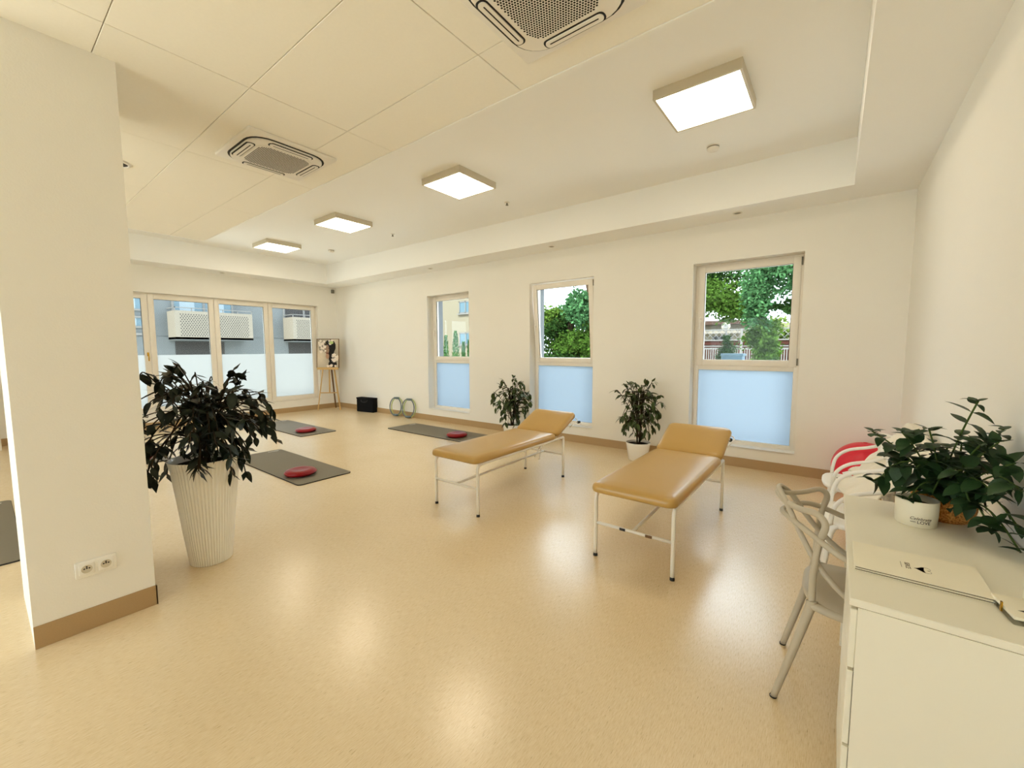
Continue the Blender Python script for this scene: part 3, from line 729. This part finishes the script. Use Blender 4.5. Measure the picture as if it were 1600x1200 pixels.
# white candle-style pot with lettering
t = thing('ceramic_pot', 'white ceramic pot with small black lettering on the desk', 'pot', (.288, 2.272, DZ))
MB().lathe([(0, 0), (.058, 0), (.062, .004), (.0645, .05), (.065, .1), (.0645, .1035), (.061, .103), (.060, .06)], 48).build('body', 'ceramic', t)
MB().lathe([(.0605, .078), (0, .08)], 32).build('inside', 'roof', t)
def wrap_text(txt, size, z, ang0, rad, m, shear=0.):
    o = text_mesh(txt, size, m, 'lettering', t, (0, 0, 0), (0, 0, 0), .0002, shear); me = o.data
    for v in me.vertices:
        a = ang0+v.co.x/rad; rr = rad+.0006+v.co.z; v.co = Vector((rr*math.cos(a), rr*math.sin(a), z+v.co.y))
    return o
a0 = math.atan2(-2.285, -.283)+.22
wrap_text('Celebrate', .016, .038, a0, .0642, 'inkbrown', .35); wrap_text('LOVE', .0165, .024, a0+.16, .0638, 'ink'); wrap_text('with', .009, .0245, a0-.34, .0638, 'inkbrown', .3)
# herb in a basket
t = thing('herb_plant', 'leafy green herb in a woven tan basket on the desk', 'plant', (.385, 2.425, DZ))
MB().lathe([(0, 0), (.078, 0), (.086, .006), (.097, .05), (.098, .085), (.094, .104), (.09, .106), (.087, .1)], 72, rib=.018).build('basket', 'basket', t)
for z in (.02, .04, .06, .08): MB().lathe([(.09+.1*min(z, .06)*.9, z-.003), (.094+.09*min(z, .06), z), (.09+.1*min(z, .06)*.9, z+.003)], 40).build('weave_band', 'basket', t)
MB().lathe([(.089, .092), (0, .096)], 24).build('soil', 'soil', t)
rg = random.Random(42); hm = [leaf_mesh('leaf', 'leafmint', .56, .3, .08), leaf_mesh('leaf', 'leafmint', .5, .45, .14), leaf_mesh('leaf', 'leafmint', .62, .15, .05)]
stems = MB()
tips = [(-.27, -.02, .34), (-.18, -.06, .355), (-.10, -.05, .375), (.02, -.09, .50), (-.04, -.02, .30), (.07, -.14, .36), (.10, -.20, .30), (.105, -.27, .22), (-.22, -.08, .20), (-.14, -.12, .22), (-.02, -.17, .25), (.06, -.22, .18),
        (.10, -.29, .10), (-.20, .05, .22), (-.08, .08, .28), (.02, .1, .30), (.09, .03, .33), (-.09, -.14, .13), (.0, -.2, .14), (-.26, -.02, .12), (.1, -.05, .4), (.08, .12, .22), (-.16, -.16, .10), (.03, -.12, .34), (.1, -.33, .03), (.05, -.25, .06)]
nl = 0
for ti, (x, y, z) in enumerate(tips):
    x += .03; y -= .03
    p0 = Vector((rg.uniform(-.04, .04), rg.uniform(-.04, .04), .09)); en = Vector((x, y, z)); m_ = p0*.4+en*.6+Vector((0, 0, .07 if z < .25 else .02))
    pth = smooth_path([p0, m_, en], 7); stems.tube(pth, [.0032]*len(pth), 5, cap=False)
    n = len(pth)
    for i in range(3, n, 2):
        d0 = (pth[min(i+1, n-1)]-pth[i-1]).normalized(); ph = rg.uniform(0, 6.3)+(i//2 % 2)*1.57
        a_ = d0.orthogonal().normalized(); b_ = d0.cross(a_)
        for sgn in (-1, 1):
            d = (a_*math.cos(ph)+b_*math.sin(ph))*sgn+d0*.35+Vector((0, 0, -.12))
            L_ = (.052 if i > n-4 else .076)*rg.uniform(.75, 1.25)
            p = pth[i]
            tip_w = .385+p.x+d.normalized().x*L_
            if tip_w > .545: d.x -= (tip_w-.54)/L_*1.2+.3; d.y -= .3
            if p.z+d.normalized().z*L_ < .012: d.z = abs(d.z)*.3
            place_leaf(rg.choice(hm), t, p, d, L_, rg.uniform(-.3, .3)); nl += 1
    for k in range(3):
        ph = k*2.1+rg.random(); d = Vector((math.cos(ph), math.sin(ph), .5)); 
        if .385+en.x+d.x*.045 > .54: d.x = -abs(d.x)
        place_leaf(rg.choice(hm), t, en, d, .045*rg.uniform(.8, 1.2), 0)
stems.build('stems', 'greenstem', t)
# acrylic card holder
t = thing('card_holder', 'clear acrylic card holder with gold edge at the right edge of the picture', 'card holder', (.455, 1.655, DZ), R(8))
MB().rbox((-.075, -.075, 0), (.075, .06, .012), .002, 1, False).build('base', 'clear', t)
MB().box((-.072, -.07, .012), (.07, .05, .02)).build('card_stack', 'paper', t)
MB().box((-.0775, -.02, .004), (-.0745, -.013, .03)).build('gold_edge', 'gold', t)
MB().rbox((.0, .02, .02), (.06, .05, .075), .003, 1).build('gold_block', 'gold', t)
MB().rbox((-.01, .052, .012), (.07, .06, .11), .002, 1).build('white_card', 'paper', t)
hh = MB(); hh.add([(-.04-.012, -.03, .0203), (-.03, -.022, .0203), (-.02, -.03, .0203), (-.03, -.038, .0203)], [(0, 3, 2, 1), (0, 1, 2, 3)]); hh.build('emblem', 'ink', t)

# ------------------------------------------------------------------ chairs
def make_chair(name, label, loc, rz, m, group):
    t = thing(name, label, 'chair', loc, rz, group)
    # seat shell
    s = MB(); rings = []; N = 40
    def outline(k, z, dip):
        out = []
        for i in range(N):
            a = 2*math.pi*i/N; ca, sa = math.cos(a), math.sin(a); e_ = .62
            x = .195*math.copysign(abs(ca)**e_, ca)*k+.055; y = .225*math.copysign(abs(sa)**e_, sa)*k*(1.0+.06*ca)
            out.append((x, y, z-dip+.012*((x-.045)/.2)**2*k))
        return out
    vs = outline(.97, .43, 0)+outline(1.0, .445, 0)+outline(.96, .455, 0)+outline(.7, .455, .008)+outline(.3, .455, .014)+[(.055, 0, .439)]
    fs = []
    for r in range(4):
        for i in range(N): fs.append((r*N+i, r*N+(i+1) % N, (r+1)*N+(i+1) % N, (r+1)*N+i))
    for i in range(N): fs.append((4*N+i, 4*N+(i+1) % N, 5*N))
    fs.append(tuple(range(N))[::-1])
    s.add(vs, fs, True).build('seat', m, t)
    for sy in (-1, 1):
        MB().tube(smooth_path([(.225, sy*.205, 0), (.205, sy*.205, .22), (.185, sy*.205, .40), (.15, sy*.2, .445)], 4), [.0125+.0005*i for i in range(13)], 10).build('leg', m, t)
        MB().tube(smooth_path([(-.21, sy*.197, 0), (-.155, sy*.197, .22), (-.105, sy*.197, .43), (-.10, sy*.195, .46)], 4), [.012+.0007*i for i in range(13)], 10).build('leg', m, t)
        for x_, y_ in ((.225, .205), (-.21, .197)): MB().lathe([(0, -.0), (.0135, 0), (.0135, .006)], 12, (x_, sy*y_, 0)).build('foot_pad', 'black', t)
        MB().tube(smooth_path([(-.10, sy*.2, .445), (.0, sy*.215, .437), (.15, sy*.205, .44)], 5), .016, 8).build('side_rail', m, t)
    def loop(half, r, name_):
        pts_ = half+[(x, -y, z) for x, y, z in reversed(half[:-1])]
        MB().tube(smooth_path(pts_, 6), r, 10, flat=1.15).build(name_, m, t)
    loop([(-.10, .198, .45), (-.10, .202, .58), (-.088, .207, .70), (-.072, .205, .775), (-.10, .183, .808), (-.16, .125, .798), (-.215, .06, .802), (-.245, 0, .822)], .0108, 'back_loop')
    loop([(.12, .212, .462), (.0, .215, .525), (-.09, .185, .61), (-.15, .14, .70), (-.20, .09, .79), (-.235, .035, .835), (-.243, 0, .84)], .0098, 'cross_loop')
    loop([(.19, .225, .45), (.17, .247, .57), (.10, .254, .645), (-.02, .245, .685), (-.12, .19, .73), (-.19, .10, .745), (-.225, 0, .74)], .0102, 'arm_loop')
    return t
make_chair('armchair', 'greige plastic armchair with looping tubular back tucked under the desk', (.075, 2.152, 0), 0, 'greige', 'plastic loop-back armchairs')
make_chair('armchair', 'white loop-back armchair beside the red ball, half under the blanket', (.215, 3.94, 0), R(180), 'whitechair', 'plastic loop-back armchairs')
make_chair('armchair', 'white loop-back armchair just behind the desk', (.215, 3.16, 0), R(180), 'whitechair', 'plastic loop-back armchairs')
# blanket
bl = MB(); NU, NV = 60, 44
rb = random.Random(9); fz = [(rb.uniform(8, 30), rb.uniform(0, 6.3), rb.uniform(-1.5, 1.5)) for _ in range(5)]
prof = smooth_path([(.53, 0, .45), (.525, 0, .70), (.50, 0, .882), (.46, 0, .895), (.40, 0, .84), (.33, 0, .75), (.26, 0, .65), (.19, 0, .56), (.10, 0, .50)], 6)
for j in range(NV+1):
    q = j/NV*(len(prof)-1); i0 = min(len(prof)-2, int(q)); pp = prof[i0].lerp(prof[i0+1], q-i0); sv = j/NV
    for i in range(NU+1):
        u = i/NU; y = 2.98+u*1.22
        y += .05*math.sin(sv*5)*(u-.5)+.06*(sv-.5)*math.sin(u*3)
        f_ = sum((1-2*abs(math.sin((k*u+ph+sv*sk*6)/2)))*.8 for k, ph, sk in fz)/3.2
        amp = .034 if sv > .3 else .014
        dip = -.11*math.exp(-((u-.47)/.10)**2)*math.exp(-((sv-.30)/.2)**2)
        x = pp.x-amp*.8*f_; z = pp.z+f_*amp*.9*min(1, sv*3)+dip+.012*math.sin(sv*34+u*7)*(sv > .3)
        if sv > .85: x += .05*math.sin(u*9)*(sv-.85)/.15
        bl.v.append((min(x, .545), y, max(z, .47)))
for j in range(NV):
    for i in range(NU):
        a = j*(NU+1)+i; bl.f.append((a, a+1, a+NU+2, a+NU+1)); bl.sm.append(True)
o = bl.build('blanket', 'cloth'); tag(o, 'cream blanket draped over the two white chairs', 'blanket')
md = o.modifiers.new('thick', 'SOLIDIFY'); md.thickness = .008; md.offset = 1
t = thing('strap', 'thin black folded strap lying on the white chair beside the ball', 'strap', (.10, 3.93, .458), R(20))
MB().rbox((-.02, -.07, 0), (-.005, .08, .006), .002, 1).build('band', 'black', t)
MB().rbox((-.02, -.078, 0), (.10, -.064, .006), .002, 1).build('band', 'black', t)
# white low cabinet far left of the pillar
t = thing('cabinet', 'white cabinet against the end wall glimpsed left of the pillar', 'cabinet', (XF+.016, -.75, 0))
MB().rbox((0, 0, 0), (.45, .93, .95), .004, 1, False).build('body', 'white', t)
for k in range(2): MB().rbox((.45, .01+.46*k, .06), (.468, .455+.46*k, .93), .003, 1, False).build('door', 'white', t)
MB().box((.4485, .455, .06), (.4495, .47, .93)).build('shadow_gap', 'dark', t)

# ------------------------------------------------------------------ outside
st('ground', MB().box((-80, -60, -.9), (60, 90, -.6)), 'bounceground', 'ground outside, made pale to bounce light indoors')
st('roof_slab', MB().box((XO, YB-.3, 3.7), (XR+.3, YO, 4.0)), 'concrete', 'roof slab over the room')
# grey building with balconies, seen through the wide window
t = thing('apartment_building', 'grey rendered building with perforated balconies outside the wide window', 'building', (-21, 0, -.6))
wb = MB().box((-8, -8, 0), (0, 14, 2.6)).box((-8, -8, 2.615), (0, 14, 9)).box((-8, -8, 2.59), (-.02, 14, 2.63)); wb.build('wall', 'concrete', t)
def ext_window(parent, y0, y1, z0, z1, pane='extglass', curtains=True, x=0):
    f = MB().box((x, y0, z0), (x+.06, y0+.07, z1)).box((x, y1-.07, z0), (x+.06, y1, z1)).box((x, y0, z0), (x+.06, y1, z0+.07)).box((x, y0, z1-.07), (x+.06, y1, z1)).box((x, (y0+y1)/2-.04, z0), (x+.06, (y0+y1)/2+.04, z1)).build('window', 'rail', parent)
    MB().box((x, y0+.05, z0+.05), (x+.02, y1-.05, z1-.05)).build('pane', pane, f)
    if curtains:
        c_ = MB().box((x+.021, y0+.25, z0+.08), (x+.03, y0+.75, z1-.08)).box((x+.021, (y0+y1)/2+.15, z0+.08), (x+.03, y1-.35, z1-.08)); c_.build('curtain', 'curtain', f)
ext_window(t, 5.0, 7.15, 2.75, 5.2)
ext_window(t, 9.25, 11.2, 2.75, 5.2, 'dark', False)
ext_window(t, 3.1, 4.25, 2.9, 3.35); ext_window(t, 3.1, 4.25, 3.55, 4.1)
MB().box((0, 3.05, 2.62), (.05, 4.3, 2.72)).build('ledge', 'rail', t)
for y0, y1 in ((4.84, 7.53), (9.24, 12.0)):
    b_ = MB().box((0, y0, 2.45), (1.0, y1, 2.56)).build('balcony_floor', 'concrete', t)
    MB().box((.97, y0, 2.47), (1.0, y1, 3.58)).build('balcony_panel', 'balcony', t)
    for yy in (y0, y1-.03): MB().box((0, yy, 2.47), (.97, yy+.03, 3.58)).build('balcony_panel', 'balcony', t)
    rl = MB().box((.975, y0, 3.68), (1.0, y1, 3.71)).box((0, y0, 3.68), (1.0, y0+.03, 3.71))
    for k in range(6): rl.box((.975, y0+k*(y1-y0-.03)/5, 3.57), (1.0, y0+.03+k*(y1-y0-.03)/5, 3.7))
    rl.build('balcony_rail', 'rail', t)
    hm_ = MB()
    for iz in range(13):
        for iy in range(int((y1-y0-.3)/.085)):
            yy = y0+.18+iy*.085+(.042 if iz % 2 else 0); zz = 2.62+iz*.068
            hm_.add([(1.0015, yy+.025*math.cos(R(60*k)), zz+.025*math.sin(R(60*k))) for k in range(6)], [(0, 1, 2, 3, 4, 5)])
    o = hm_.build('panel_holes', 'dark', t); o['kind'] = 'stuff'
    MB().box((0, y0+.2, .3), (.02, y0+1.9, 2.4)).build('ground_floor_recess', 'dark', t)
# cream building seen through the first window
t = thing('apartment_building', 'cream rendered building outside the window nearest the far corner', 'building', (-24, 22, -.6))
MB().box((-12, 0, 0), (3.6, 5, 13)).build('wall', 'cream', t)
for x in (-5.2, -1.6, 2.15):
    for z in (.2, 2.4, 4.65, 6.9):
        f = MB().box((x, -.05, z), (x+1.25, 0, z+.08)).box((x, -.05, z+.8), (x+1.25, 0, z+.88)).box((x, -.05, z), (x+.08, 0, z+.88)).box((x+1.17, -.05, z), (x+1.25, 0, z+.88)).box((x+.6, -.05, z), (x+.68, 0, z+.88)).build('window', 'rail', t)
        MB().box((x+.06, -.02, z+.06), (x+1.2, -.004, z+.82)).build('pane', 'extglass', f)
        MB().box((x-.1, -.14, z-.08), (x+1.35, 0, z)).build('sill', 'rail', f)

def foliage(clusters, n, size, palette, seed):
    rg = random.Random(seed); b = MB(); tot = sum(c[3] for c in clusters)
    for (c_, r_, pal, wgt) in clusters:
        k = int(n*wgt/tot)
        subs = [(Vector((rg.gauss(0, 1), rg.gauss(0, 1), rg.gauss(0, 1))).normalized()*rg.uniform(.3, 1.0)) for _ in range(max(10, k//110))]
        for i in range(k):
            u = rg.choice(subs)+Vector((rg.gauss(0, .17), rg.gauss(0, .17), rg.gauss(0, .13)))
            p = Vector((c_[0]+u.x*r_[0], c_[1]+u.y*r_[1], c_[2]+u.z*r_[2]))
            d = Vector((rg.gauss(0, 1), rg.gauss(0, 1), rg.gauss(-.4, .8))).normalized(); y = d.orthogonal().normalized(); y = Matrix.Rotation(rg.uniform(0, 6.3), 3, d) @ y
            L_ = size*rg.uniform(.6, 1.3); w_ = y*L_*.28
            b.add([p, p+d*L_*.5+w_, p+d*L_, p+d*L_*.5-w_], [(0, 1, 2, 3)])
            col = palette[pal]; v = rg.uniform(.6, 1.4); b.col += [tuple(min(1, x*v) for x in col)]*4
    return b
PAL = [(.045, .095, .014), (.09, .16, .025), (.022, .055, .012), (.05, .13, .05), (.12, .17, .035)]
def tree(name, label, base, trunk, clusters, n, size, seed, group='trees outside the windows'):
    t = thing(name, label, 'tree', base, 0, group)
    tb = MB()
    for pth, r in trunk: tb.tube(smooth_path(pth, 4), [r*(1-.5*i/(len(pth)*4)) for i in range((len(pth)-1)*4+1)], 8)
    tb.build('trunk', 'bark', t)
    o = foliage(clusters, n, size, PAL, seed).build('foliage', 'leafext', t); o['kind'] = 'stuff'
    return t
# trees: local coordinates from the trunk base at ground level (z -.6)
tree('leafy_tree', 'dark green tree filling the left of the window nearest the right wall', (-3.6, 13, -.6), [([(0, 0, 0), (.05, .1, 1.5), (-.1, .0, 3.0), (.0, .1, 4.2)], .13), ([(-.05, 0, 2.6), (.7, 0, 3.4), (1.3, .1, 3.8)], .06)],
     [((.3, 0, 4.25), (1.6, 1.0, .8), 2, 3), ((.6, -.4, 3.5), (1.3, .9, .5), 0, 3), ((-.3, -.2, 5.0), (1.3, .9, .5), 1, 2), ((1.4, 0, 3.25), (.7, .6, .4), 0, 1.5)], 24000, .11, 31)
tree('willow_tree', 'bright drooping tree on the right of the window nearest the right wall', (-.88, 10.6, -.36), [([(.75, .3, -.3), (.7, .3, 1.6), (.6, .2, 3.2), (.2, .1, 4.4)], .1)],
     [((-.15, -.1, 4.0), (.85, .8, .75), 3, 3), ((-.55, -.2, 3.3), (.32, .4, .8), 3, 2), ((.45, -.2, 4.8), (.8, .7, .45), 1, 2), ((-.45, 0, 2.3), (.32, .3, .7), 0, 2), ((.3, 0, 3.0), (.5, .4, .25), 2, 1)], 20000, .10, 32).scale = (.883, .883, .883)
tree('leafy_tree', 'ivy-covered trunk in front of the white fence', (-1.75, 16.5, -.6), [([(0, 0, 0), (0, 0, 1.3), (.05, 0, 2.6)], .12)],
     [((0, 0, 1.6), (.28, .28, .9), 2, 3), ((0, 0, 2.5), (.35, .3, .4), 1, 1)], 4000, .08, 33)
tree('conifer', 'dark narrow conifer in front of the white fence', (-2.85, 15.5, -.6), [([(0, 0, 0), (0, 0, 1.2), (0, 0, 2.4)], .06)],
     [((0, 0, 1.5), (.30, .3, .8), 2, 3), ((0, 0, 2.25), (.15, .15, .4), 2, 1)], 4000, .07, 34)
tree('leafy_tree', 'broad green tree filling the tilted window', (-7.4, 13, -.6), [([(0, 0, 0), (.1, 0, 1.2), (-.1, 0, 2.4), (.1, 0, 3.4)], .14), ([(0, 0, 1.6), (.8, 0, 2.4), (1.2, .1, 3.0)], .07)],
     [((-.6, .2, 2.8), (1.1, .9, .8), 2, 3), ((-1.0, 0, 3.2), (.9, .7, .6), 1, 2), ((.3, -.1, 2.2), (1.2, .8, .5), 0, 3), ((.8, 0, 3.2), (.8, .6, .55), 3, 2), ((-.2, -.3, 1.6), (1.6, .7, .5), 2, 3)], 22000, .12, 35)
tree('leafy_tree', 'overhanging light green tree at the right of the tilted window', (-6.0, 11.5, -.6), [([(0, 0, 0), (.1, .1, 2.), (.1, .0, 3.5), (-.2, 0, 4.8)], .1)],
     [((-.1, 0, 3.3), (.55, .6, .7), 3, 3), ((-.4, 0, 4.75), (1.1, .7, .3), 1, 2), ((.1, 0, 2.3), (.5, .5, .6), 0, 2)], 9000, .11, 36)
tree('leafy_tree', 'olive hedge tree behind the white fence at the right', (-1.9, 23.5, -.6), [([(0, 0, 0), (0, 0, 1.5), (0, 0, 2.5)], .1)],
     [((0, 0, 2.9), (1.2, .8, .7), 4, 2), ((-.6, 0, 2.6), (.8, .6, .5), 0, 1)], 1500, .2, 37)
for k, (x, h, rr) in enumerate(((-16.95, 2.75, .24), (-16.2, 2.98, .32), (-15.62, 2.4, .14), (-15.2, 2.5, .14))):
    t = thing('small_conifer', ['slim conifer furthest left outside the first window', 'tallest slim conifer outside the first window', 'short slim conifer right of the tallest one', 'slim conifer at the right edge of the first window'][k], 'tree', (x, 16, -.6), 0, 'slim conifers outside the first window')
    MB().cyl((0, 0, 0), (0, 0, h*.5), .05, .03, 8).build('trunk', 'bark', t)
    rg2 = random.Random(50+k); b = MB()
    for i in range(700):
        z = rg2.uniform(.15, 1)*h; rad = rr*(1-(z/h))**.7*rg2.uniform(.5, 1.1)+.01; a = rg2.uniform(0, 6.3); p = Vector((rad*math.cos(a), rad*math.sin(a), z)); d = Vector((math.cos(a), math.sin(a), 1.4)).normalized()*.14; w_ = Vector((-math.sin(a), math.cos(a), 0))*.03
        b.add([p, p+d*.5+w_, p+d, p+d*.5-w_], [(0, 1, 2, 3)]); v = rg2.uniform(.6, 1.3); b.col += [(.045*v, .12*v, .035*v)]*4
    o = b.build('foliage', 'leafext', t); o['kind'] = 'stuff'
# fence, low brick wall, house
t = thing('picket_fence', 'white picket fence beyond the window nearest the right wall', 'fence', (-7, 20, -.6))
rl = MB().box((0, 0, .3), (8, .04, .36)).box((0, 0, 2.02), (8, .04, 2.09)).box((0, 0, 2.14), (8, .04, 2.18)); rl.build('rail', 'rail', t)
pk = MB()
for i in range(90): pk.box((i*.088, -.02, .1), (i*.088+.035, .0, 2.05))
o = pk.build('pickets', 'rail', t); o['kind'] = 'stuff'
for i in range(5): MB().box((i*1.9, -.03, 0), (i*1.9+.08, .06, 2.9)).build('post', 'rail', t)
lt = MB()
for i in range(34):
    x = i*.24
    lt.tube([(x, .02, 2.42), (x+.4, .02, 2.86)], .012, 4).tube([(x+.4, .03, 2.42), (x, .03, 2.86)], .012, 4)
lt.box((0, 0, 2.40), (8.2, .04, 2.44)).box((0, 0, 2.85), (8.2, .04, 2.89))
o = lt.build('lattice', 'rail', t); o['kind'] = 'stuff'
t = thing('brick_wall', 'low red brick wall behind the white fence', 'wall', (-7, 20.6, -.6))
bw = MB().box((0, 0, 0), (8.5, .3, 2.38)); bw.build('masonry', 'brick', t)
for z in (2.05, 2.2, 2.38): MB().box((-.02, -.03, z), (8.52, .33, z+.03)).build('course', 'roof', t)
t = thing('house', 'white low house with brown roof edge behind the fence', 'house', (-9, 26, -.6))
MB().box((0, 0, 0), (9, 6, 3.4)).build('wall', 'cream', t)
MB().box((-.3, -.4, 3.4), (5.2, 6, 3.62)).build('roof_edge', 'roof', t)
MB().box((3.4, -.02, 1.8), (4.4, .0, 2.75)).build('window', 'dark', t)
MB().box((1.5, -.5, 2.9), (4.9, 0, 3.05)).build('canopy', 'balcony', t)
t = thing('satellite_dish', 'round grey satellite dish in front of the house', 'satellite dish', (-4.15, 22, -.6))
MB().cyl((0, 0, 0), (0, .1, 2.9), .03, n=8).build('mast', 'rail', t)
MB().lathe([(0, -.05), (.12, -.03), (.19, 0), (.2, .0), (.19, .015), (0, -.035)], 24).xf(Matrix.Translation((0, -.05, 3.1)) @ Matrix.Rotation(R(80), 4, 'X')).build('dish', 'sensor', t)
MB().lathe([(0, 0), (.11, .01)], 20).xf(Matrix.Translation((0, -.075, 3.1)) @ Matrix.Rotation(R(80), 4, 'X')).build('inner_disc', 'rail', t)
t = thing('container', 'pale blue container below the dark conifer', 'container', (-2.52, 14.6, -.6))
MB().rbox((-.3, -.25, 0), (.3, .25, 1.86), .04, 2).build('body', 'bluebin', t); MB().rbox((-.32, -.27, 1.82), (.32, .27, 1.9), .02, 2).build('lid', 'bluebin', t)
t = thing('slatted_board', 'orange slatted board at the right edge of the tilted window', 'board', (-7.25, 14.4, -.6))
for k in range(3): MB().rbox((-.18, 0, 1.95+.13*k), (.45, .03, 2.06+.13*k), .005, 1).build('slat', 'orange', t)
MB().box((-.1, .03, 0), (-.04, .08, 2.3)).box((.3, .03, 0), (.36, .08, 2.3)).build('post', 'rail', t)
